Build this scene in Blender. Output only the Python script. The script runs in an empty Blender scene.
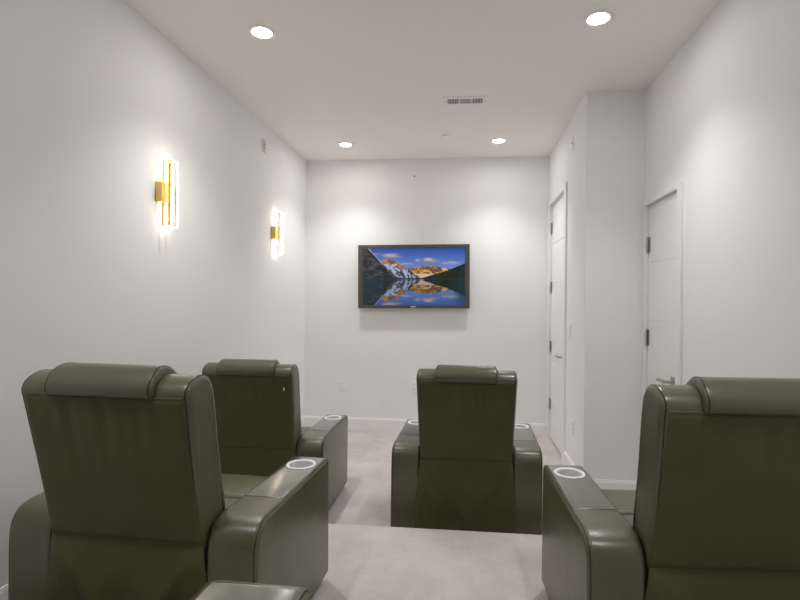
import bpy, bmesh, math, random
from mathutils import Vector, Matrix
random.seed(7)
SC = bpy.context.scene
COL = SC.collection
PI = math.pi

# ------------------------------------------------------------------ helpers
def link_mesh(name, bm, mat, parent=None, smooth=40, loc=(0, 0, 0)):
    me = bpy.data.meshes.new(name)
    bmesh.ops.recalc_face_normals(bm, faces=bm.faces)
    bm.to_mesh(me); bm.free()
    if smooth:
        for p in me.polygons: p.use_smooth = True
        me.set_sharp_from_angle(angle=math.radians(smooth))
    if mat: me.materials.append(mat)
    o = bpy.data.objects.new(name, me)
    COL.objects.link(o)
    o.location = loc
    if parent: o.parent = parent
    return o

def thing(name, label, cat, loc=(0, 0, 0), rotz=0.0, group=None):
    o = bpy.data.objects.new(name, None)
    o.empty_display_size = 0.1
    COL.objects.link(o)
    o.location = loc; o.rotation_euler = (0, 0, rotz)
    o['label'] = label; o['category'] = cat
    if group: o['group'] = group
    return o

def struct(name, bm, mat, parent=None, smooth=0, label=None):
    o = link_mesh(name, bm, mat, parent, smooth)
    if parent is None: o['kind'] = 'structure'
    if label: o['label'] = label
    return o

def copy_tree(o, parent=None):
    c = o.copy(); COL.objects.link(c)
    if parent: c.parent = parent
    for ch in list(o.children): copy_tree(ch, c)
    return c

def box(bm, x0, x1, y0, y1, z0, z1, bev=0.0, seg=2):
    r = bmesh.ops.create_cube(bm, size=1.0)
    vs = r['verts']
    for v in vs:
        v.co = Vector(((x0 + x1) / 2 + v.co.x * (x1 - x0), (y0 + y1) / 2 + v.co.y * (y1 - y0), (z0 + z1) / 2 + v.co.z * (z1 - z0)))
    if bev > 0:
        es = list({e for v in vs for e in v.link_edges})
        bmesh.ops.bevel(bm, geom=es, offset=bev, segments=seg, profile=0.5, affect='EDGES')

def boxbm(*a, **k):
    bm = bmesh.new(); box(bm, *a, **k); return bm

def lathe(bm, prof, n=48, c=(0, 0, 0), axis='Z', closed=False):
    """prof: list of (r, h)."""
    rings = []
    for r, h in prof:
        ring = []
        for i in range(n):
            a = 2 * PI * i / n
            p = (r * math.cos(a), r * math.sin(a), h)
            if axis == 'X': p = (h, r * math.cos(a), r * math.sin(a))
            if axis == 'Y': p = (r * math.cos(a), h, r * math.sin(a))
            ring.append(bm.verts.new((c[0] + p[0], c[1] + p[1], c[2] + p[2])))
        rings.append(ring)
    m = len(rings)
    for k in range(m if closed else m - 1):
        A, B = rings[k], rings[(k + 1) % m]
        for i in range(n):
            bm.faces.new((A[i], A[(i + 1) % n], B[(i + 1) % n], B[i]))
    if not closed:
        bm.faces.new(rings[0]); bm.faces.new(list(reversed(rings[-1])))

def tube(bm, pts, r, n=8):
    pts = [Vector(p) for p in pts]
    rings = []
    for i, p in enumerate(pts):
        t = (pts[min(i + 1, len(pts) - 1)] - pts[max(i - 1, 0)]).normalized()
        u = t.cross(Vector((1, 0, 0)))
        if u.length < 1e-3: u = t.cross(Vector((0, 0, 1)))
        u.normalize(); w = t.cross(u)
        rings.append([bm.verts.new(p + r * (math.cos(2 * PI * k / n) * u + math.sin(2 * PI * k / n) * w)) for k in range(n)])
    for a, b in zip(rings, rings[1:]):
        for k in range(n):
            bm.faces.new((a[k], a[(k + 1) % n], b[(k + 1) % n], b[k]))
    bm.faces.new(rings[0]); bm.faces.new(list(reversed(rings[-1])))

def spline(pts, per=6, closed=False):
    """Catmull-Rom through 2-D points."""
    out = []
    n = len(pts)
    rng = range(n) if closed else range(n - 1)
    for i in rng:
        p0 = pts[(i - 1) % n] if (closed or i > 0) else pts[0]
        p1 = pts[i]; p2 = pts[(i + 1) % n]
        p3 = pts[(i + 2) % n] if (closed or i + 2 < n) else pts[-1]
        for k in range(per):
            t = k / per
            q = []
            for d in range(len(p1)):
                a, b, c, e = p0[d], p1[d], p2[d], p3[d]
                q.append(0.5 * (2 * b + (c - a) * t + (2 * a - 5 * b + 4 * c - e) * t * t + (3 * b - a - 3 * c + e) * t ** 3))
            out.append(tuple(q))
    if not closed: out.append(tuple(pts[-1]))
    return out

def corner(p, a, b, r, n=5):
    """round polygon corner p between neighbours a and b."""
    p, a, b = Vector(p), Vector(a), Vector(b)
    pa = p + (a - p).normalized() * r; pb = p + (b - p).normalized() * r
    return [tuple((1 - t) ** 2 * pa + 2 * t * (1 - t) * p + t * t * pb) for t in [k / n for k in range(n + 1)]]

def rounded_poly(pts, radii, n=5):
    out = []
    for i, p in enumerate(pts):
        r = radii[i] if isinstance(radii, (list, tuple)) else radii
        if r <= 0: out.append(tuple(p)); continue
        out += corner(p, pts[i - 1], pts[(i + 1) % len(pts)], r, n)
    return out

def area2(p):
    return sum(p[i - 1][0] * p[i][1] - p[i][0] * p[i - 1][1] for i in range(len(p)))

def prism(bm, prof, half, r=0.01, seg=4, xc=0.0, xscale=None, bulge=0.0, mid=1):
    """Extrude a closed (y, z) profile along X with edges rounded by r.
    xscale(y, z) tapers the width; bulge puffs the two flat ends outwards."""
    if area2(prof) < 0: prof = prof[::-1]
    n = len(prof)
    nor = []
    for i in range(n):
        a = Vector(prof[i - 1]); b = Vector(prof[(i + 1) % n])
        t = (b - a)
        if t.length < 1e-9: t = Vector((1, 0))
        t.normalize(); nor.append(Vector((-t.y, t.x)))     # inward for CCW
    stations = []
    for k in range(seg + 1):
        a = PI / 2 * k / seg
        stations.append((-(half - r) - r * math.cos(a), r * (1 - math.sin(a))))
    for k in range(1, mid):
        stations.append((-(half - r) + 2 * (half - r) * k / mid, 0.0))
    stations += [(-s[0], s[1]) for s in reversed(stations[:seg + 1])]
    rings = []
    for x, ins in stations:
        ring = []
        for i in range(n):
            y, z = prof[i][0] + nor[i].x * ins, prof[i][1] + nor[i].y * ins
            sc = xscale(y, z) if xscale else 1.0
            ring.append(bm.verts.new((xc + x * sc, y, z)))
        rings.append(ring)
    for a, b in zip(rings, rings[1:]):
        for i in range(n):
            bm.faces.new((a[i], a[(i + 1) % n], b[(i + 1) % n], b[i]))
    for ring, sgn in ((rings[0], -1), (rings[-1], 1)):
        f = bm.faces.new(ring if sgn < 0 else list(reversed(ring)))
        if bulge:
            q = bmesh.ops.inset_individual(bm, faces=[f], thickness=bulge * 2.0, depth=0)
            for v in f.verts: v.co.x += sgn * bulge

def inset_path(p, d):
    out = []
    for i in range(len(p)):
        a = Vector(p[max(i - 1, 0)]); b = Vector(p[min(i + 1, len(p) - 1)])
        t = (b - a).normalized(); out.append((p[i][0] - t.y * d, p[i][1] + t.x * d))
    return out

def sheet(bm, fn, nu, nv, thick):
    """closed thin shell: fn(u, v) -> outer point (faces -Y); inner side is +thick in Y."""
    A = [[bm.verts.new(fn(i / nu, j / nv)) for j in range(nv + 1)] for i in range(nu + 1)]
    B = [[bm.verts.new(A[i][j].co + Vector((0, thick, 0))) for j in range(nv + 1)] for i in range(nu + 1)]
    for i in range(nu):
        for j in range(nv):
            bm.faces.new((A[i][j], A[i + 1][j], A[i + 1][j + 1], A[i][j + 1]))
            bm.faces.new((B[i][j], B[i][j + 1], B[i + 1][j + 1], B[i + 1][j]))
    for i in range(nu):
        bm.faces.new((A[i][0], B[i][0], B[i + 1][0], A[i + 1][0]))
        bm.faces.new((A[i][nv], A[i + 1][nv], B[i + 1][nv], B[i][nv]))
    for j in range(nv):
        bm.faces.new((A[0][j], A[0][j + 1], B[0][j + 1], B[0][j]))
        bm.faces.new((A[nu][j], B[nu][j], B[nu][j + 1], A[nu][j + 1]))

def bake_boolean(o, cutter):
    m = o.modifiers.new('cut', 'BOOLEAN'); m.operation = 'DIFFERENCE'; m.object = cutter; m.solver = 'EXACT'
    bpy.context.view_layer.update()
    dg = bpy.context.evaluated_depsgraph_get()
    me = bpy.data.meshes.new_from_object(o.evaluated_get(dg))
    o.modifiers.clear()
    old = o.data; o.data = me; bpy.data.meshes.remove(old)
    me.set_sharp_from_angle(angle=math.radians(40))

# ------------------------------------------------------------------ materials
def mat(name, color, rough=0.5, metal=0.0, spec=0.5, emit=None, estr=0.0):
    m = bpy.data.materials.new(name); m.use_nodes = True
    b = m.node_tree.nodes['Principled BSDF']
    b.inputs['Base Color'].default_value = (*color, 1)
    b.inputs['Roughness'].default_value = rough
    b.inputs['Metallic'].default_value = metal
    b.inputs['Specular IOR Level'].default_value = spec
    if emit:
        b.inputs['Emission Color'].default_value = (*emit, 1)
        b.inputs['Emission Strength'].default_value = estr
    return m

def noise_mix(m, c1, c2, scale, detail=4, rough=0.6, lo=0.3, hi=0.7):
    nt = m.node_tree; b = nt.nodes['Principled BSDF']
    tc = nt.nodes.new('ShaderNodeTexCoord')
    n = nt.nodes.new('ShaderNodeTexNoise'); n.inputs['Scale'].default_value = scale
    n.inputs['Detail'].default_value = detail; n.inputs['Roughness'].default_value = rough
    r = nt.nodes.new('ShaderNodeValToRGB')
    r.color_ramp.elements[0].position = lo; r.color_ramp.elements[0].color = (*c1, 1)
    r.color_ramp.elements[1].position = hi; r.color_ramp.elements[1].color = (*c2, 1)
    nt.links.new(tc.outputs['Object'], n.inputs['Vector'])
    nt.links.new(n.outputs['Fac'], r.inputs['Fac'])
    nt.links.new(r.outputs['Color'], b.inputs['Base Color'])
    return tc, n, r

def bump(m, height_socket, strength, dist, prev=None):
    nt = m.node_tree; b = nt.nodes['Principled BSDF']
    bp = nt.nodes.new('ShaderNodeBump')
    bp.inputs['Strength'].default_value = strength; bp.inputs['Distance'].default_value = dist
    nt.links.new(height_socket, bp.inputs['Height'])
    if prev: nt.links.new(prev.outputs['Normal'], bp.inputs['Normal'])
    nt.links.new(bp.outputs['Normal'], b.inputs['Normal'])
    return bp

def make_paint(name, col, rough=0.75):
    m = mat(name, col, rough, spec=0.25)
    nt = m.node_tree
    tc = nt.nodes.new('ShaderNodeTexCoord'); n = nt.nodes.new('ShaderNodeTexNoise')
    n.inputs['Scale'].default_value = 220; n.inputs['Detail'].default_value = 2
    nt.links.new(tc.outputs['Object'], n.inputs['Vector'])
    bump(m, n.outputs['Fac'], 0.06, 0.002)
    return m

M = {}
M['wall'] = make_paint('wall_paint', (0.893, 0.897, 0.900))
M['ceiling'] = make_paint('ceiling_paint', (0.93, 0.905, 0.875), 0.85)
M['trim'] = mat('white_trim', (0.90, 0.90, 0.895), 0.38, spec=0.4)

def leather(name, c1, c2, rough, wr, spec=0.5, coat=0.3):
    m = mat(name, c1, rough, spec=spec)
    nt = m.node_tree; b = nt.nodes['Principled BSDF']
    if spec > 0.5:
        b.inputs['Coat Weight'].default_value = coat; b.inputs['Coat Roughness'].default_value = rough * 0.85; b.inputs['Coat IOR'].default_value = 1.7
    tc, n, r = noise_mix(m, c1, c2, 5.0, 3)
    v = nt.nodes.new('ShaderNodeTexVoronoi'); v.inputs['Scale'].default_value = 420
    nt.links.new(tc.outputs['Object'], v.inputs['Vector'])
    b1 = bump(m, v.outputs['Distance'], 0.10, 0.0006)
    w = nt.nodes.new('ShaderNodeTexNoise'); w.inputs['Scale'].default_value = 9
    w.inputs['Detail'].default_value = 3; w.inputs['Distortion'].default_value = 0.6
    nt.links.new(tc.outputs['Object'], w.inputs['Vector'])
    bump(m, w.outputs['Fac'], wr, 0.012, b1)
    return m
M['leather'] = leather('olive_leather', (0.078, 0.078, 0.036), (0.094, 0.093, 0.045), 0.36, 0.26, 0.65, 0.25)
M['arm_leather'] = leather('polished_arm_leather', (0.062, 0.063, 0.034), (0.072, 0.072, 0.040), 0.22, 0.12, 1.0, 0.8)
M['vinyl'] = leather('olive_back_vinyl', (0.074, 0.075, 0.029), (0.086, 0.086, 0.036), 0.52, 0.20, 0.28)
M['piping'] = mat('dark_piping', (0.015, 0.016, 0.011), 0.45)
M['plinth'] = mat('black_plinth', (0.01, 0.01, 0.009), 0.6)
M['ring'] = mat('pale_ring', (0.92, 0.93, 0.92), 0.3, metal=0.0, spec=0.6)
M['cup'] = mat('cup_grey', (0.72, 0.72, 0.73), 0.35, metal=0.2)
M['gold'] = mat('brushed_gold', (0.76, 0.53, 0.17), 0.33, metal=0.85)
M['led'] = mat('warm_led', (0.9, 0.88, 0.8), 0.4, emit=(1.0, 0.90, 0.74), estr=13.0)
M['lens'] = mat('downlight_lens', (0.9, 0.9, 0.9), 0.4, emit=(1.0, 0.97, 0.92), estr=80.0)
M['white_plastic'] = mat('white_plastic', (0.92, 0.915, 0.90), 0.35)
M['cream_plastic'] = mat('cream_plastic', (0.62, 0.59, 0.50), 0.4)
M['dark'] = mat('dark_void', (0.02, 0.02, 0.02), 0.8)
M['duct'] = mat('grey_duct', (0.13, 0.125, 0.12), 0.7)
M['slot'] = mat('dark_slot', (0.08, 0.075, 0.07), 0.6)
M['terminal'] = mat('grey_terminal', (0.22, 0.20, 0.17), 0.5)
M['nickel'] = mat('satin_nickel', (0.52, 0.48, 0.40), 0.32, metal=1.0)
M['bezel'] = mat('tv_bezel', (0.080, 0.075, 0.062), 0.4)
M['tvback'] = mat('tv_shell', (0.012, 0.012, 0.012), 0.5)
M['badge'] = mat('silver_badge', (0.75, 0.75, 0.75), 0.3, metal=0.4)

def carpet(name, c1, c2, weave):
    m = mat(name, c1, 0.95, spec=0.05)
    nt = m.node_tree; b = nt.nodes['Principled BSDF']
    tc, n, r = noise_mix(m, c1, c2, 2.6, 6, 0.68, 0.38, 0.62)
    f = nt.nodes.new('ShaderNodeTexNoise'); f.inputs['Scale'].default_value = 260; f.inputs['Detail'].default_value = 2
    nt.links.new(tc.outputs['Object'], f.inputs['Vector'])
    wx = nt.nodes.new('ShaderNodeTexWave'); wx.bands_direction = 'X'; wx.inputs['Scale'].default_value = weave
    wy = nt.nodes.new('ShaderNodeTexWave'); wy.bands_direction = 'Y'; wy.inputs['Scale'].default_value = weave
    for w in (wx, wy):
        w.inputs['Distortion'].default_value = 1.2; w.inputs['Detail'].default_value = 1
        nt.links.new(tc.outputs['Object'], w.inputs['Vector'])
    ad = nt.nodes.new('ShaderNodeMath'); ad.operation = 'ADD'
    nt.links.new(wx.outputs['Fac'], ad.inputs[0]); nt.links.new(wy.outputs['Fac'], ad.inputs[1])
    mx = nt.nodes.new('ShaderNodeMix'); mx.data_type = 'RGBA'; mx.blend_type = 'MULTIPLY'
    mx.inputs['Factor'].default_value = 0.42
    rr = nt.nodes.new('ShaderNodeValToRGB')
    rr.color_ramp.elements[0].position = 0.15; rr.color_ramp.elements[0].color = (0.66, 0.63, 0.58, 1)
    rr.color_ramp.elements[1].position = 0.9; rr.color_ramp.elements[1].color = (1, 1, 1, 1)
    hm = nt.nodes.new('ShaderNodeMath'); hm.operation = 'MULTIPLY'; hm.inputs[1].default_value = 0.5
    nt.links.new(ad.outputs[0], hm.inputs[0]); nt.links.new(hm.outputs[0], rr.inputs['Fac'])
    nt.links.new(r.outputs['Color'], mx.inputs['A']); nt.links.new(rr.outputs['Color'], mx.inputs['B'])
    nt.links.new(mx.outputs['Result'], b.inputs['Base Color'])
    b1 = bump(m, f.outputs['Fac'], 0.5, 0.004)
    bump(m, ad.outputs[0], 0.35, 0.003, b1)
    return m
M['carpet'] = carpet('beige_carpet', (0.575, 0.54, 0.51), (0.705, 0.675, 0.655), 26)

# ------------------------------------------------------------------ dimensions
XL, XR, XA, YB, YP, CE = -1.8320, 0.8975, 1.3228, 5.536, 3.8527, 3.05
YN = -2.1            # wall behind the camera
Z1, Z2 = 0.17, 0.4485  # carpeted tiers
Y1, Y2 = 2.82, 1.42  # their front edges
T = 0.12

# ------------------------------------------------------------------ room shell
struct('floor', boxbm(XL - T, XA + T, 0.5, YB + T, -0.1, 0.0), M['carpet'])
def tier(name, y0, y1, z0, z1):
    bm = bmesh.new()
    prof = rounded_poly([(y0, z0), (y1, z0), (y1, z1), (y0, z1)], [0, 0, 0.018, 0], 5)
    prism(bm, prof, (XA - XL) / 2, r=0.0005, seg=1, xc=(XA + XL) / 2)
    struct(name, bm, M['carpet'], smooth=35)
tier('floor_platform', Y2 - 0.05, Y1, 0.0, Z1)
tier('floor_upper_platform', YN, Y2, 0.0, Z2)
struct('ceiling', boxbm(XL - T, XA + T, YN - T, YB + T, CE, CE + 0.1), M['ceiling'])
struct('wall_left', boxbm(XL - T, XL, YN - T, YB + T, 0, CE), M['wall'])
struct('wall_back', boxbm(XL, XA + T, YB, YB + T, 0, CE), M['wall'])
struct('wall_behind', boxbm(XL, XA + T, YN - T, YN, 0, CE), M['wall'])
struct('wall_alcove', boxbm(XR, XA + T, YP, YP + T, 0, CE), M['wall'])

def wall_x(name, x0, x1, y0, y1, oy0, oy1, oz):
    """wall in a constant-X plane with one door opening."""
    bm = bmesh.new()
    box(bm, x0, x1, y0, oy0, 0, CE)
    box(bm, x0, x1, oy1, y1, 0, CE)
    box(bm, x0, x1, oy0, oy1, oz, CE)
    return struct(name, bm, M['wall'])
D1 = dict(y0=4.645, y1=5.435, z=2.482)     # closed leaf by the television wall
D2 = dict(y0=3.255, y1=3.790, z=2.170)     # closed leaf in the right wall
wall_x('wall_right_bump', XR, XR + 0.11, YP + T, YB, D1['y0'] - 0.004, D1['y1'] + 0.004, D1['z'] + 0.006)
wall_x('wall_right', XA, XA + 0.11, YN, YP, D2['y0'] - 0.004, D2['y1'] + 0.004, D2['z'] + 0.006)

# baseboards
BH, BT = 0.13, 0.013
def baseboard_bm(axis, c, a0, a1, z0, sgn, BT=BT):
    bm = bmesh.new()
    # profile (depth, z) with an eased top edge
    pr = [(0, z0), (BT, z0), (BT, z0 + BH - 0.018), (BT * 0.75, z0 + BH - 0.010), (BT * 0.55, z0 + BH), (0, z0 + BH)]
    A, B = [], []
    for d, z in pr:
        if axis == 'Y':
            A.append(bm.verts.new((c + sgn * d, a0, z))); B.append(bm.verts.new((c + sgn * d, a1, z)))
        else:
            A.append(bm.verts.new((a0, c + sgn * d, z))); B.append(bm.verts.new((a1, c + sgn * d, z)))
    n = len(pr)
    for i in range(n): bm.faces.new((A[i], A[(i + 1) % n], B[(i + 1) % n], B[i]))
    bm.faces.new(A); bm.faces.new(list(reversed(B)))
    return bm
struct('baseboard_back', baseboard_bm('X', YB, XL, XR, 0, -1), M['trim'])
struct('baseboard_left', baseboard_bm('Y', XL, Y1, YB - BT, 0, 1, 0.010), M['trim'])
struct('baseboard_left_platform', baseboard_bm('Y', XL, Y2, Y1, Z1, 1, 0.010), M['trim'])
struct('baseboard_left_upper', baseboard_bm('Y', XL, YN, Y2, Z2, 1), M['trim'])
struct('baseboard_bump', baseboard_bm('Y', XR, YP - BT, D1['y0'] - 0.095, 0, -1), M['trim'])
struct('baseboard_alcove', baseboard_bm('X', YP, XR - BT, XA, 0, -1), M['trim'])
struct('baseboard_right', baseboard_bm('Y', XA, Y1, D2['y0'] - 0.075, 0, -1), M['trim'])
struct('baseboard_right_platform', baseboard_bm('Y', XA, Y2, Y1, Z1, -1), M['trim'])

# ------------------------------------------------------------------ doors
def door(name, n, X, d, casing, far_casing, grooves, hinge_z, handle_z, casing_top, rec):
    y0, y1, zt = d['y0'], d['y1'], d['z']
    # leaf: flush slab with shallow horizontal grooves on its face
    bm = bmesh.new()
    zs = [0.016] + sorted(grooves) + [zt]
    for i in range(len(zs) - 1):
        a = zs[i] + (0.003 if i else 0); b = zs[i + 1] - (0.003 if i < len(zs) - 2 else 0)
        box(bm, X + rec, X + rec + 0.006, y0, y1, a, b, bev=0.0015, seg=1)
    box(bm, X + rec + 0.004, X + rec + 0.040, y0, y1, 0.016, zt)
    leaf = struct(name, bm, M['trim'])
    # casing
    bm = bmesh.new()
    cx0, cx1 = X - 0.016, X + 0.0
    box(bm, cx0, cx1, y0 - 0.004 - casing, y0 - 0.008, 0, zt + casing_top, bev=0.002, seg=1)
    box(bm, cx0, cx1, y1 + 0.008, y1 + 0.008 + far_casing, 0, zt + casing_top, bev=0.002, seg=1)
    box(bm, cx0, cx1, y0 - 0.008, y1 + 0.008, zt + 0.006, zt + casing_top, bev=0.002, seg=1)
    struct('trim_%d' % n, bm, M['trim'])
    # hinges
    for hz in hinge_z:
        bm = bmesh.new()
        for k in range(3):
            lathe(bm, [(0.0062, hz - 0.056 + k * 0.038), (0.0062, hz - 0.020 + k * 0.038)], 14, (X + rec - 0.011, y1 - 0.006, 0))
        lathe(bm, [(0.004, hz - 0.060), (0.004, hz + 0.064)], 10, (X + rec - 0.011, y1 - 0.006, 0))
        box(bm, X + rec - 0.004, X + rec + 0.0005, y1 - 0.034, y1, hz - 0.056, hz + 0.056)
        link_mesh('hinge', bm, M['nickel'], leaf)
    # lever handle near the latch edge
    hy = y0 + 0.075
    bm = bmesh.new()
    box(bm, X + rec - 0.009, X + rec, hy - 0.032, hy + 0.032, handle_z - 0.032, handle_z + 0.032, bev=0.003)
    ros = link_mesh('handle_rose', bm, M['nickel'], leaf)
    bm = bmesh.new()
    lathe(bm, [(0.010, -0.062), (0.010, -0.006)], 16, (X + rec, hy, handle_z), 'X')
    box(bm, X + rec - 0.068, X + rec - 0.052, hy - 0.012, hy + 0.115, handle_z - 0.010, handle_z + 0.010, bev=0.004)
    link_mesh('lever', bm, M['nickel'], ros)
    return leaf
door('door_1', 1, XR, D1, 0.095, 0.062, [0.43, 0.84, 1.25, 1.66, 2.07], [2.245, 1.617, 0.985, 0.372], 0.950, 0.055, 0.018)
door('door_2', 2, XA, D2, 0.066, 0.030, [0.52, 0.925, 1.335, 1.750], [1.885, 1.210, 0.50], 0.955, 0.040, 0.010)

# ------------------------------------------------------------------ recliner chair
AH = 0.565
def arm_profile():
    p = [(-0.365, 0.035), (0.356, 0.035)]
    p += corner((0.356, AH), (0.356, 0.3), (0.0, AH), 0.022, 5)
    p += spline([(-0.142, AH), (-0.205, AH + 0.002), (-0.275, 0.566), (-0.332, 0.546), (-0.359, 0.498), (-0.365, 0.43)], 4)
    return p

def make_recliner():
    t = thing('recliner_chair', '', 'chair', group='leather theatre recliners')
    L, V = M['leather'], M['vinyl']
    # --- one armrest, mirrored by copying (it is symmetric about its own middle)
    bm = bmesh.new(); prism(bm, arm_profile(), 0.089, r=0.022, seg=5)
    arm = link_mesh('armrest', bm, L, t, 40, (0.371, 0, 0))
    bm = bmesh.new()
    pad = rounded_poly([(-0.130, 0.545), (0.350, 0.545), (0.350, 0.5672), (-0.130, 0.5672)], [0, 0, 0.022, 0.003], 4)
    prism(bm, pad, 0.0755, r=0.006, seg=3)
    padob = link_mesh('arm_pad', bm, M['arm_leather'], arm, 40)
    plain = (arm.data.copy(), padob.data.copy())
    for q in plain: q.set_sharp_from_angle(angle=math.radians(40))
    # cup well
    cb = bmesh.new(); lathe(cb, [(0.054, 0.485), (0.054, 0.60)], 40, (0, 0.229, 0))
    cut = link_mesh('cutter', cb, None, None, 0)
    cut.location = (0.371, 0, 0)
    bake_boolean(arm, cut); bake_boolean(padob, cut)
    bpy.data.objects.remove(cut)
    bm = bmesh.new()
    lathe(bm, [(0.053, 0.5655), (0.064, 0.5655), (0.0645, 0.5685), (0.062, 0.5715), (0.056, 0.5720), (0.052, 0.5690), (0.0515, 0.5655)], 48, (0, 0.229, 0), closed=True)
    cr = link_mesh('cup_holder', bm, M['ring'], arm, 50)
    cr['label'] = 'pale cup holder ring'
    bm = bmesh.new()
    lathe(bm, [(0.0538, 0.566), (0.0538, 0.488), (0.001, 0.488), (0.001, 0.492), (0.050, 0.492), (0.0515, 0.500), (0.0515, 0.566)], 40, (0, 0.229, 0), closed=True)
    link_mesh('cup_well', bm, M['cup'], arm, 50)
    # welt seams along both top edges of the arm
    seam = inset_path([(0.356, 0.06), (0.356, 0.40)] + arm_profile()[2:] + [(-0.365, 0.06)], 0.0046)
    for s in (-1, 1):
        bm = bmesh.new(); tube(bm, [(s * 0.0795, y, z) for y, z in seam], 0.0022, 8)
        link_mesh('piping', bm, M['piping'], arm, 60)
    c2 = copy_tree(arm, t); c2.location = (-0.371, 0, 0)
    # --- backrest shell: leaning slab, wider at the shoulders
    rear = [(-0.330, 0.40), (-0.352, 0.46), (-0.374, 0.505), (-0.425, 0.75), (-0.474, 0.975)]
    top = spline([(-0.474, 0.975), (-0.478, 1.000), (-0.464, 1.026), (-0.432, 1.044), (-0.395, 1.050), (-0.358, 1.040), (-0.333, 1.008)], 4)
    front = spline([(-0.333, 1.008), (-0.312, 0.92), (-0.280, 0.78), (-0.250, 0.67), (-0.222, 0.57), (-0.205, 0.45), (-0.205, 0.40)], 3)
    prof = rear[:-1] + top + front[1:]
    def bw(y, z):
        k = min(max((z - 0.50) / 0.45, 0), 1)
        return (0.279 + 0.0165 * k) / 0.2955
    bm = bmesh.new(); prism(bm, prof, 0.2955, r=0.022, seg=5, xscale=bw, mid=8)
    back = link_mesh('backrest', bm, L, t, 45)
    for s in (-1, 1):          # welt where the side bolster meets the wrap
        bm = bmesh.new()
        tube(bm, [(s * (0.2955 - 0.0135) * bw(y, z), y, z) for y, z in
                  inset_path((rear[2:-1] + top + front[1:])[::-1], 0.0022)], 0.0021, 8)
        link_mesh('piping', bm, M['piping'], back, 60)
    # --- rear upholstery panel, softly folded under the top roll
    def panel(u, v):
        z = 0.492 + 0.497 * v
        hw = 0.2755 + 0.0045 * v
        x = (2 * u - 1) * hw
        yb = -0.374 - (0.478 - 0.374) * (z - 0.497) / 0.49
        e = min(1.0, min(u, 1 - u) / 0.03) ; f = min(1.0, min(v / 0.025, (1 - v) / 0.02))
        edge = math.sin(PI / 2 * e) * math.sin(PI / 2 * max(f, 0))
        puff = 0.010 * (1 - (2 * u - 1) ** 4) * (1 - abs(2 * v - 1) ** 3)
        fold = 0.0065 * min(1.0, (1 - v) / 0.16) * math.exp(-(1 - v) / 0.26) * (math.sin(31 * u + 2.2 * v) + 0.7 * math.sin(57 * u + 1.0)) * math.sin(PI * u)
        sag = 0.003 * math.sin(9 * u + 5 * v) * math.sin(PI * u) * math.sin(PI * v)
        return (x, yb + 0.006 - edge * (0.009 + 0.6 * puff + fold + sag), z)
    bm = bmesh.new(); sheet(bm, panel, 70, 40, 0.012)
    link_mesh('back_panel', bm, V, t, 60)
    bm = bmesh.new(); tube(bm, [(x / 20 * 0.274, -0.4775, 0.988) for x in range(-20, 21)], 0.0028, 8)
    link_mesh('back_seam', bm, M['leather'], back, 60)
    # --- loose skirt below it
    def skirt(u, v):
        z = 0.036 + 0.470 * v
        hw = 0.306 - 0.030 * min(1.0, max(0.0, (v - 0.35) / 0.65)) ** 1.2
        x = (2 * u - 1) * hw
        y = -0.3665 - 0.004 * math.sin(PI * v)
        s = abs(2 * u - 1)
        # two diagonals running from the top corners down to the middle
        for sg in (-1, 1):
            d = (2 * u - 1) * sg - (0.98 - 1.25 * (1 - v))
            y -= 0.013 * math.exp(-abs(d / 0.13) ** 1.25) * min(1, (1 - v) * 5)
            d2 = (2 * u - 1) * sg - (1.0 - 0.55 * (1 - v))
            y -= 0.010 * math.exp(-abs(d2 / 0.08) ** 1.2) * min(1, (1 - v) * 6)
        y -= 0.006 * math.sin(7 * u + 6 * v + 1.0) * (1 - v)
        y -= 0.003 * math.sin(19 * u - 9 * v) * math.sin(PI * v)
        y += 0.004 * (1 - min(1.0, min(u, 1 - u) / 0.03))
        return (x, y, z)
    bm = bmesh.new(); sheet(bm, skirt, 60, 44, 0.005)
    link_mesh('back_skirt', bm, V, t, 60)
    # --- headrest roll draped over the top
    hp = [(-0.476, 0.984), (-0.492, 0.990), (-0.501, 1.008), (-0.496, 1.032), (-0.476, 1.058), (-0.446, 1.076), (-0.412, 1.078),
          (-0.374, 1.066), (-0.332, 1.022), (-0.300, 0.945), (-0.268, 0.865), (-0.275, 0.815), (-0.300, 0.820), (-0.330, 0.90),
          (-0.365, 0.98), (-0.41, 1.010), (-0.455, 1.000)]
    hp = spline(hp, 4, closed=True)
    bm = bmesh.new(); hs = lambda y, z: 1.0 - 0.06 * min(1.0, max(0.0, (z - 1.01) / 0.05)) * min(1.0, max(0.0, (y + 0.47) / 0.05))
    prism(bm, hp, 0.184, r=0.014, seg=5, mid=6, xscale=hs)
    head = link_mesh('headrest', bm, L, t, 50)
    for s in (-1, 1):
        q = hp[4:44]
        bm = bmesh.new(); tube(bm, [(s * 0.1755 * hs(y, z), y, z) for y, z in inset_path(q[::-1], 0.0016)], 0.0021, 8)
        link_mesh('piping', bm, M['piping'], head, 60)
    # --- front cushions
    bm = bmesh.new()
    cp = rounded_poly([(-0.250, 0.47), (-0.20, 0.47), (-0.150, 0.50), (-0.215, 0.78), (-0.27, 0.84), (-0.31, 0.84)], [0.01, 0.01, 0.05, 0.05, 0.02, 0.01], 4)
    prism(bm, cp, 0.205, r=0.02, seg=4)
    link_mesh('back_cushion', bm, L, t, 45)
    bm = bmesh.new()
    prism(bm, rounded_poly([(-0.24, 0.36), (0.063, 0.36), (0.063, 0.478), (-0.24, 0.468)], [0.01, 0.02, 0.028, 0.02], 5), 0.277, r=0.02, seg=4)
    link_mesh('seat', bm, L, t, 45)
    bm = bmesh.new()
    prism(bm, rounded_poly([(0.068, 0.36), (0.352, 0.30), (0.365, 0.465), (0.068, 0.480)], [0.01, 0.03, 0.045, 0.028], 6), 0.277, r=0.02, seg=4)
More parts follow.
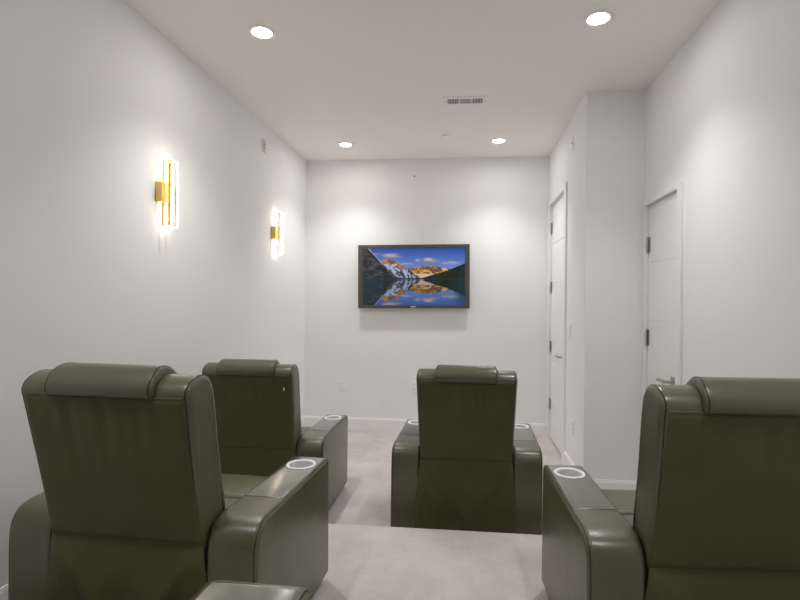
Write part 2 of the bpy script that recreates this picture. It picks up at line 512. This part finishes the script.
    link_mesh('front_cushion', bm, L, t, 45)
    bm = bmesh.new()
    prism(bm, rounded_poly([(0.300, 0.09), (0.340, 0.09), (0.345, 0.33), (0.300, 0.33)], 0.012, 4), 0.272, r=0.012, seg=3)
    link_mesh('footrest', bm, L, t, 45)
    link_mesh('base', boxbm(-0.281, 0.281, -0.35, 0.30, 0.04, 0.38), M['plinth'], t, 0)
    for sx in (-1, 1):
        for sy in (-0.30, 0.29):
            bm = bmesh.new(); lathe(bm, [(0.024, 0.0), (0.028, 0.012), (0.028, 0.042)], 20, (sx * 0.371, sy, 0))
            link_mesh('foot', bm, M['plinth'], t, 40)
    return t, plain

SPOTS = [
    (0.018, 3.391, 0.0, -1.163, 'dark olive leather recliner seen square from behind, below the television'),
    (-1.3605, 3.455, 0.0, 0.4, 'dark olive leather recliner in front row close to the left wall'),
    (-1.094, 1.913, Z1, -3.208, 'dark olive leather recliner filling the lower left of the view'),
    (0.825, 1.943, Z1, 2.379, 'dark olive leather recliner at lower right, beside the right wall'),
    (-0.703, 0.425, Z2, -1.5, 'dark leather recliner showing only one armrest top at the bottom edge'),
]
proto, plain_arm = make_recliner()
chairs = [proto] + [copy_tree(proto) for _ in SPOTS[1:]]
for c, (x, y, z, a, lab) in zip(chairs, SPOTS):
    c.location = (x, y, z); c.rotation_euler = (0, 0, math.radians(a)); c['label'] = lab
# the third-row chair's visible arm is plain leather, without a cup holder
ra = [o for o in chairs[4].children if o.name.startswith('armrest') and o.location.x > 0][0]
ra.data = plain_arm[0]
for o in list(ra.children):
    if o.name.startswith('cup'): bpy.data.objects.remove(o)
    elif o.name.startswith('arm_pad'): o.data = plain_arm[1]
# the small pale care tag on the front-left chair's back
fl = chairs[1]
link_mesh('care_tag', boxbm(0.236, 0.244, -0.468, -0.461, 0.893, 0.915, bev=0.001, seg=1), M['white_plastic'], fl, 0)

# ------------------------------------------------------------------ television
TW, TH = 1.240, 0.704
tv = thing('wall_tv', 'flat wall television showing mountains mirrored in a lake', 'television', (-0.578, YB - 0.003, 1.727))
tv.rotation_euler = (0, -0.009, 0)
bm = bmesh.new(); box(bm, -TW / 2 + .03, TW / 2 - .03, -0.055, -0.012, -TH / 2 + .03, TH / 2 - .03, bev=.008)
box(bm, -0.2, 0.2, -0.014, 0.0, -0.15, 0.15)
link_mesh('back_shell', bm, M['tvback'], tv, 0)
SW, ST, SBT = TW / 2 - 0.052, TH / 2 - 0.040, TH / 2 - 0.036
bm = bmesh.new()
y0, y1 = -0.075, -0.045
box(bm, -TW / 2, -SW, y0, y1, -TH / 2, TH / 2, bev=.003)
box(bm, SW, TW / 2, y0, y1, -TH / 2, TH / 2, bev=.003)
box(bm, -SW - .002, SW + .002, y0, y1, ST, TH / 2, bev=.003)
box(bm, -SW - .002, SW + .002, y0, y1, -TH / 2, -SBT, bev=.003)
bez = link_mesh('bezel', bm, M['bezel'], tv, 0)
link_mesh('badge', boxbm(-0.028, 0.028, y0 - .002, y0 + .001, -TH / 2 + .010, -TH / 2 + .024, bev=.0008, seg=1), M['badge'], bez, 0)

def h2(i, j, s=0):
    n = math.sin(i * 127.1 + j * 311.7 + s * 74.7) * 43758.5453
    return n - math.floor(n)
def vn(x, y, s=0):
    i, j = math.floor(x), math.floor(y); fx, fy = x - i, y - j
    fx = fx * fx * (3 - 2 * fx); fy = fy * fy * (3 - 2 * fy)
    a = h2(i, j, s) * (1 - fx) + h2(i + 1, j, s) * fx
    b = h2(i, j + 1, s) * (1 - fx) + h2(i + 1, j + 1, s) * fx
    return a * (1 - fy) + b * fy
def fbm(x, y, s=0, o=4):
    t, a, w = 0, 0.5, 0
    for k in range(o):
        t += a * vn(x * 2 ** k, y * 2 ** k, s + k); w += a; a *= 0.55
    return t / w
def pl(u, pts):
    for (a, b), (c, d) in zip(pts, pts[1:]):
        if u <= c: return b + (d - b) * max(0, (u - a)) / (c - a)
    return pts[-1][1]
def lerp(a, b, t):
    t = min(1, max(0, t)); return tuple(x + (y - x) * t for x, y in zip(a, b))
HZ = 0.455
def scenery(u, v):
    """picture on the screen, v measured up from the shoreline (HZ) to the top."""
    sky = lerp((0.20, 0.34, 0.72), (0.045, 0.11, 0.42), (v - 0.62) / 0.38)
    for cx, cy, rx, ry, st in ((0.63, 0.78, 0.13, 0.055, .95), (0.86, 0.73, 0.11, 0.045, .8), (0.29, 0.86, 0.11, 0.06, .7), (0.42, .72, .12, .03, .5), (0.16, 0.90, .1, .03, .3)):
        d = ((u - cx) / rx) ** 2 + ((v - cy) / ry) ** 2
        k = st * max(0, 1 - d) * max(0.0, 2.6 * fbm(u * 17, v * 34, 3) - 0.55)
        cc = lerp((0.26, 0.24, 0.28), (0.80, 0.66, 0.56), 0.5 + (v - cy) / ry * 0.7)
        sky = lerp(sky, cc, k * 1.3)
    c = sky
    n = fbm(u * 16, v * 16, 11) - 0.5
    # far golden range
    hf = pl(u, [(0.40, 0.60), (0.47, 0.66), (0.55, 0.67), (0.62, 0.68), (0.70, 0.69), (0.78, 0.66), (0.86, 0.63), (0.93, 0.55), (1, 0.5)]) + 0.05 * (fbm(u * 22, 0.3, 5) - .5)
    if u > 0.38 and v < hf:
        k = fbm(u * 34 + v * 18, v * 30, 21)
        c = lerp((0.62, 0.30, 0.045), (0.16, 0.10, 0.08), (k - 0.42) * 5)
        if v < 0.545: c = lerp(c, (0.72, 0.66, 0.60), 0.75)
        if k < 0.36: c = lerp(c, (0.86, 0.62, 0.30), 0.7)
    # middle snowy peaks
    hm = pl(u, [(0.10, 0.80), (0.17, 0.74), (0.20, 0.80), (0.25, 0.82), (0.30, 0.76), (0.34, 0.78), (0.38, 0.70), (0.44, 0.66), (0.50, 0.56), (0.56, 0.48), (0.6, 0.4)]) + 0.06 * (fbm(u * 24, 0.7, 8) - .5)
    if u > 0.08 and v < hm:
        k = fbm(u * 34 - v * 10, v * 26 + u * 34, 31)
        c = lerp((0.055, 0.065, 0.10), (0.50, 0.56, 0.68), (k - 0.47) * 7)
        if v > hm - 0.085 + 0.14 * n and u < 0.40: c = lerp((0.60, 0.29, 0.07), (0.20, 0.10, 0.05), (k - .42) * 5)
    # dark left face
    hl = pl(u, [(0.0, 1.10), (0.05, 1.0), (0.10, 0.90), (0.17, 0.76), (0.24, 0.62), (0.32, 0.52), (0.38, 0.46)]) + 0.03 * (fbm(u * 26, 0.2, 9) - .5)
    if v < hl:
        k = fbm(u * 26 + v * 14, v * 22, 41)
        c = lerp((0.010, 0.013, 0.022), (0.10, 0.11, 0.13), (k - 0.46) * 5)
    elif v < hl + 0.022 and u < 0.2: c = (0.38, 0.48, 0.70)
    # right forest slope
    hr = pl(u, [(0.50, 0.44), (0.60, 0.48), (0.72, 0.55), (0.82, 0.60), (0.92, 0.67), (1.0, 0.73)])
    if v < hr + 0.012 * (fbm(u * 70, 1.5, 4) - .5):
        k = fbm(u * 40, v * 40, 51)
        c = lerp((0.004, 0.010, 0.006), (0.035, 0.055, 0.018), (k - .4) * 3)
    if v < HZ + 0.022: c = lerp(c, (0.03, 0.05, 0.05), 0.75)
    return c
def picture(u, v):
    if v >= HZ: return scenery(u, v)
    w = HZ + (HZ - v) * 0.93 + 0.006 * (vn(u * 20, v * 90, 2) - .5)
    uu = u + 0.010 * (vn(u * 10, v * 60, 6) - .5)
    c = scenery(uu, max(HZ + 0.024, w))
    teal = (0.004, 0.055, 0.075)
    side = max(0.0, 1 - u / (0.20 + 0.10 * (v / HZ))) if u < 0.4 else max(0.0, (u - 0.88) / 0.12)
    c = lerp(c, teal, 0.20 + 0.75 * min(1.0, side * 1.6) * min(1.0, 0.35 + v / HZ))
    return tuple(x * 0.85 for x in c)
NX, NZ = 200, 112
bm = bmesh.new()
col = bm.loops.layers.float_color.new('picture')
gv = [[bm.verts.new((-SW + 2 * SW * i / NX, -0.066, -SBT + (ST + SBT) * j / NZ)) for j in range(NZ + 1)] for i in range(NX + 1)]
cols = [[picture(i / NX, j / NZ) for j in range(NZ + 1)] for i in range(NX + 1)]
for i in range(NX):
    for j in range(NZ):
        f = bm.faces.new((gv[i][j], gv[i + 1][j], gv[i + 1][j + 1], gv[i][j + 1]))
        for l, (a, b) in zip(f.loops, ((i, j), (i + 1, j), (i + 1, j + 1), (i, j + 1))): l[col] = (*[1.25 * q ** 1.22 for q in cols[a][b]], 1)
m = bpy.data.materials.new('lit_screen'); m.use_nodes = True
nt = m.node_tree; b = nt.nodes['Principled BSDF']
b.inputs['Base Color'].default_value = (0.01, 0.01, 0.012, 1); b.inputs['Roughness'].default_value = 0.25
at = nt.nodes.new('ShaderNodeAttribute'); at.attribute_name = 'picture'
nt.links.new(at.outputs['Color'], b.inputs['Emission Color']); b.inputs['Emission Strength'].default_value = 0.56
me = bpy.data.meshes.new('screen'); bm.to_mesh(me); bm.free(); me.materials.append(m)
scr = bpy.data.objects.new('screen', me); COL.objects.link(scr); scr.parent = tv

# ------------------------------------------------------------------ wall sconces
def make_sconce():
    t = thing('wall_sconce', '', 'wall light', group='gold sconces on the left wall')
    # local: +X out of the wall, Y along the wall, Z up (centre at 0)
    bm = boxbm(0.0, 0.042, -0.066, 0.034, -0.060, 0.060, bev=0.002)
    plate = link_mesh('wall_plate', bm, M['gold'], t, 0)
    bm = bmesh.new(); lathe(bm, [(0.006, -0.072), (0.0045, -0.066)], 14, (0.021, 0, 0), 'Y')
    link_mesh('screw', bm, M['gold'], plate)
    for y in (-0.018, 0.040):
        x0, x1, h, w, b = 0.012, 0.073, 0.200, 0.0055, 0.009
        bm = bmesh.new()
        box(bm, x0, x0 + b, y - w, y + w, -h, h, bev=.001, seg=1); box(bm, x1 - b, x1, y - w, y + w, -h, h, bev=.001, seg=1)
        box(bm, x0 + b, x1 - b, y - w, y + w, h - b, h, bev=.001, seg=1); box(bm, x0 + b, x1 - b, y - w, y + w, -h, -h + b, bev=.001, seg=1)
        fr = link_mesh('light_frame', bm, M['gold'], t, 0)
        q = 0.0035
        bm = bmesh.new()
        box(bm, x1, x1 + .004, y - q, y + q, -h, h)            # outward strip
        box(bm, x0 - .004, x0 - .0002, y - q, y + q, -h, -0.064)      # strips washing the wall
        box(bm, x0 - .004, x0 - .0002, y - q, y + q, 0.064, h)
        box(bm, x0, x1, y - q, y + q, h, h + .003); box(bm, x0, x1, y - q, y + q, -h - .003, -h)
        link_mesh('led_strip', bm, M['led'], fr, 0)
    return t
s1 = make_sconce(); s2 = copy_tree(s1)
s1.location = (XL, 2.838, 2.092); s1['label'] = 'glowing gold rectangle sconce on left wall, larger one nearer the viewer'
s2.location = (XL, 4.600, 2.092); s2['label'] = 'glowing gold rectangle sconce on left wall, smaller one nearer the television'

# ------------------------------------------------------------------ recessed downlights
def make_downlight():
    t = thing('ceiling_downlight', '', 'ceiling light', group='round recessed ceiling lights')
    bm = bmesh.new()
    lathe(bm, [(0.056, 0.0), (0.082, 0.0), (0.082, -0.003), (0.078, -0.006), (0.064, -0.008), (0.056, -0.004)], 48, closed=True)
    link_mesh('trim_ring', bm, M['white_plastic'], t, 40)
    bm = bmesh.new(); lathe(bm, [(0.0565, -0.0005), (0.0565, -0.004), (0.042, -0.0055), (0.001, -0.006)], 48)
    link_mesh('lens', bm, M['lens'], t, 40)
    return t
DL = [(-1.222, 2.852, 'round recessed ceiling light nearest the left wall at top left'),
      (0.722, 2.859, 'round recessed ceiling light at top right of the ceiling'),
      (-1.235, 4.985, 'small round recessed ceiling light at far left, near the television wall'),
      (0.310, 4.966, 'small round recessed ceiling light at far right, near the television wall'),
      (-1.222, 0.74, 'round recessed ceiling light above the third row, left side'),
      (0.722, 0.74, 'round recessed ceiling light above the third row, right side')]
d0 = make_downlight()
for i, (x, y, lab) in enumerate(DL):
    d = d0 if i == 0 else copy_tree(d0)
    d.location = (x, y, CE); d['label'] = lab
    li = bpy.data.lights.new('downlight_beam', 'SPOT')
    li.energy = 39; li.color = (1.0, 0.99, 0.978); li.spot_size = math.radians(110); li.spot_blend = 1.0
    li.shadow_soft_size = 0.055
    lo = bpy.data.objects.new('downlight_beam', li); COL.objects.link(lo)
    lo.location = (x, y, CE - 0.07)

# ------------------------------------------------------------------ ceiling register
vt = thing('ceiling_vent', 'white three-section air register in the ceiling', 'vent', (-0.019, 3.955, CE))
hw, hd = 0.176, 0.080
bm = bmesh.new()
box(bm, -hw, hw, -hd, -hd + .030, -0.007, 0, bev=.002, seg=1); box(bm, -hw, hw, hd - .030, hd, -0.007, 0, bev=.002, seg=1)
for a, c in ((-hw, -0.140), (-0.052, -0.043), (0.043, 0.052), (0.140, hw)):
    box(bm, a, c, -hd + .028, hd - .028, -0.007, 0, bev=.0015, seg=1)
fr = link_mesh('frame', bm, M['white_plastic'], vt, 0)
link_mesh('duct', boxbm(-0.145, 0.145, -hd + .02, hd - .02, -0.0015, -0.0002), M['duct'], vt, 0)
for sec, (a, c, k) in enumerate(((-0.140, -0.052, 7), (-0.043, 0.043, 10), (0.052, 0.140, 7))):
    bm = bmesh.new()
    for i in range(k):
        x = a + (c - a) * (i + 0.5) / k
        w = 0.0022 if sec != 1 else 0.0018
        bmt = bmesh.new(); box(bmt, -0.0009, 0.0009, -hd + .029, hd - .029, -w * 1.3, w * 1.3)
        bmesh.ops.rotate(bmt, verts=bmt.verts, matrix=Matrix.Rotation(math.radians((-40, 0, 40)[sec]), 3, 'Y'))
        bmesh.ops.translate(bmt, verts=bmt.verts, vec=(x, 0, -0.0042))
        tmp = bpy.data.meshes.new('tmp'); bmt.to_mesh(tmp); bmt.free(); bm.from_mesh(tmp); bpy.data.meshes.remove(tmp)
    if sec == 1:
        for i in range(4):
            y = (-hd + .03) + (2 * hd - .06) * (i + .5) / 4
            box(bm, a, c, y - .0012, y + .0012, -0.006, -0.003)
    link_mesh('louvre_bank', bm, M['white_plastic'], vt, 0)
for x in (-0.160, 0.160):
    bm = bmesh.new(); lathe(bm, [(0.005, -0.0085), (0.005, -0.006)], 12, (x, 0, 0)); link_mesh('screw', bm, M['slot'], vt)

# sprinkler cover flush in the ceiling
sp = thing('sprinkler_cover', 'tiny round sprinkler cover on ceiling between the far lights', 'sprinkler', (-0.204, 4.793, CE))
bm = bmesh.new(); lathe(bm, [(0.041, -0.012), (0.041, -0.009), (0.038, -0.007), (0.001, -0.007)], 36); lathe(bm, [(0.001, -0.013), (0.041, -0.012)], 36)
link_mesh('cap', bm, M['white_plastic'], sp)
bm = bmesh.new(); lathe(bm, [(0.031, -0.008), (0.031, 0.0)], 30); link_mesh('cup', bm, M['white_plastic'], sp)

# ------------------------------------------------------------------ wall plates
def plate(name, label, cat, loc, rotz, w=0.070, h=0.115, kind='speaker', color='white_plastic', group=None):
    """local: -Y out of the wall."""
    t = thing(name, label, cat, loc, rotz, group)
    p = link_mesh('cover_plate', boxbm(-w / 2, w / 2, -0.007, 0, -h / 2, h / 2, bev=.0025), M[color], t, 0)
    if kind == 'outlet':
        for z in (-0.024, 0.024):
            r = link_mesh('receptacle', boxbm(-0.017, 0.017, -0.0095, -0.006, z - .014, z + .014, bev=.003), M[color], t, 0)
            bm = bmesh.new()
            box(bm, -0.008, -0.005, -0.0100, -0.009, z - .003, z + .007); box(bm, 0.005, 0.008, -0.0100, -0.009, z - .003, z + .007)
            box(bm, -0.002, 0.002, -0.0100, -0.009, z - .010, z - .006)
            link_mesh('slot', bm, M['slot'], r, 0)
    elif kind == 'switch':
        for x in ((-0.046, 0, 0.046) if w > .15 else (0,)):
            link_mesh('rocker', boxbm(x - .016, x + .016, -0.011, -0.006, -.033, .033, bev=.002), M[color], t, 0)
    elif kind == 'speaker':
        for z in ((-0.018, 0.014) if color == 'cream_plastic' else (0.0,)):
            bm = bmesh.new(); lathe(bm, [(0.009, -0.012), (0.009, -0.006)], 16, (0, 0, z), 'Y'); link_mesh('terminal', bm, M['terminal'], t)
    return t
R90 = PI / 2
G = 'small cable plates high on the walls'
plate('cable_socket', 'small cream cable plate high on the left wall', 'cable socket', (XL, 4.335, 2.845), R90, kind='speaker', color='cream_plastic', group=G)
plate('cable_socket', 'small white cable plate high on the wall above the television', 'cable socket', (-0.583, YB, 2.850), 0, kind='speaker', group=G)
plate('cable_socket', 'small white cable plate high on right wall beyond the corner, above door', 'cable socket', (XR, 4.340, 2.816), -R90, kind='speaker', group=G)
plate('power_outlet', 'white power outlet low on back wall left of centre', 'outlet', (-1.382, YB, 0.488), 0, kind='outlet')
plate('power_outlet', 'white power outlet on back wall half hidden by middle recliner', 'outlet', (-0.566, YB, 0.500), 0, kind='outlet')
plate('light_switch', 'white rocker light switch beside the far door', 'switch', (XR, 4.410, 1.215), -R90, w=0.115, h=.115, kind='switch')
plate('power_outlet', 'white power outlet low on right wall near the corner', 'outlet', (XR, 4.230, 0.425), -R90, kind='outlet')

# ------------------------------------------------------------------ world, camera, colour
w = bpy.data.worlds.new('World'); SC.world = w; w.use_nodes = True
w.node_tree.nodes['Background'].inputs['Color'].default_value = (0.02, 0.02, 0.02, 1)
F, PX, PY, YAW, ROLL, HC = 496.918, 417.380, 300.406, 0.0967, 0.0099, 1.4625
cam = bpy.data.cameras.new('Camera'); co = bpy.data.objects.new('Camera', cam); COL.objects.link(co)
cam.sensor_width = 36; cam.sensor_fit = 'HORIZONTAL'; cam.lens = 36 * F / 800
cam.shift_x = (400 - PX) / 800; cam.shift_y = (PY - 300) / 800
cam.clip_start = 0.02
fwd = Vector((-math.sin(YAW), math.cos(YAW), 0)); right = Vector((math.cos(YAW), math.sin(YAW), 0)); up = Vector((0, 0, 1))
r2 = right * math.cos(ROLL) + up * math.sin(ROLL); u2 = -right * math.sin(ROLL) + up * math.cos(ROLL)
mt = Matrix((r2, u2, -fwd)).transposed().to_4x4(); mt.translation = Vector((0, 0, HC))
co.matrix_world = mt
SC.camera = co
SC.cycles.max_bounces = 12; SC.cycles.diffuse_bounces = 7; SC.cycles.glossy_bounces = 4
SC.cycles.use_denoising = True
SC.view_settings.view_transform = 'Standard'; SC.view_settings.look = 'None'
SC.view_settings.gamma = 1.0; SC.view_settings.use_curve_mapping = False
SC.view_settings.exposure = 0.34
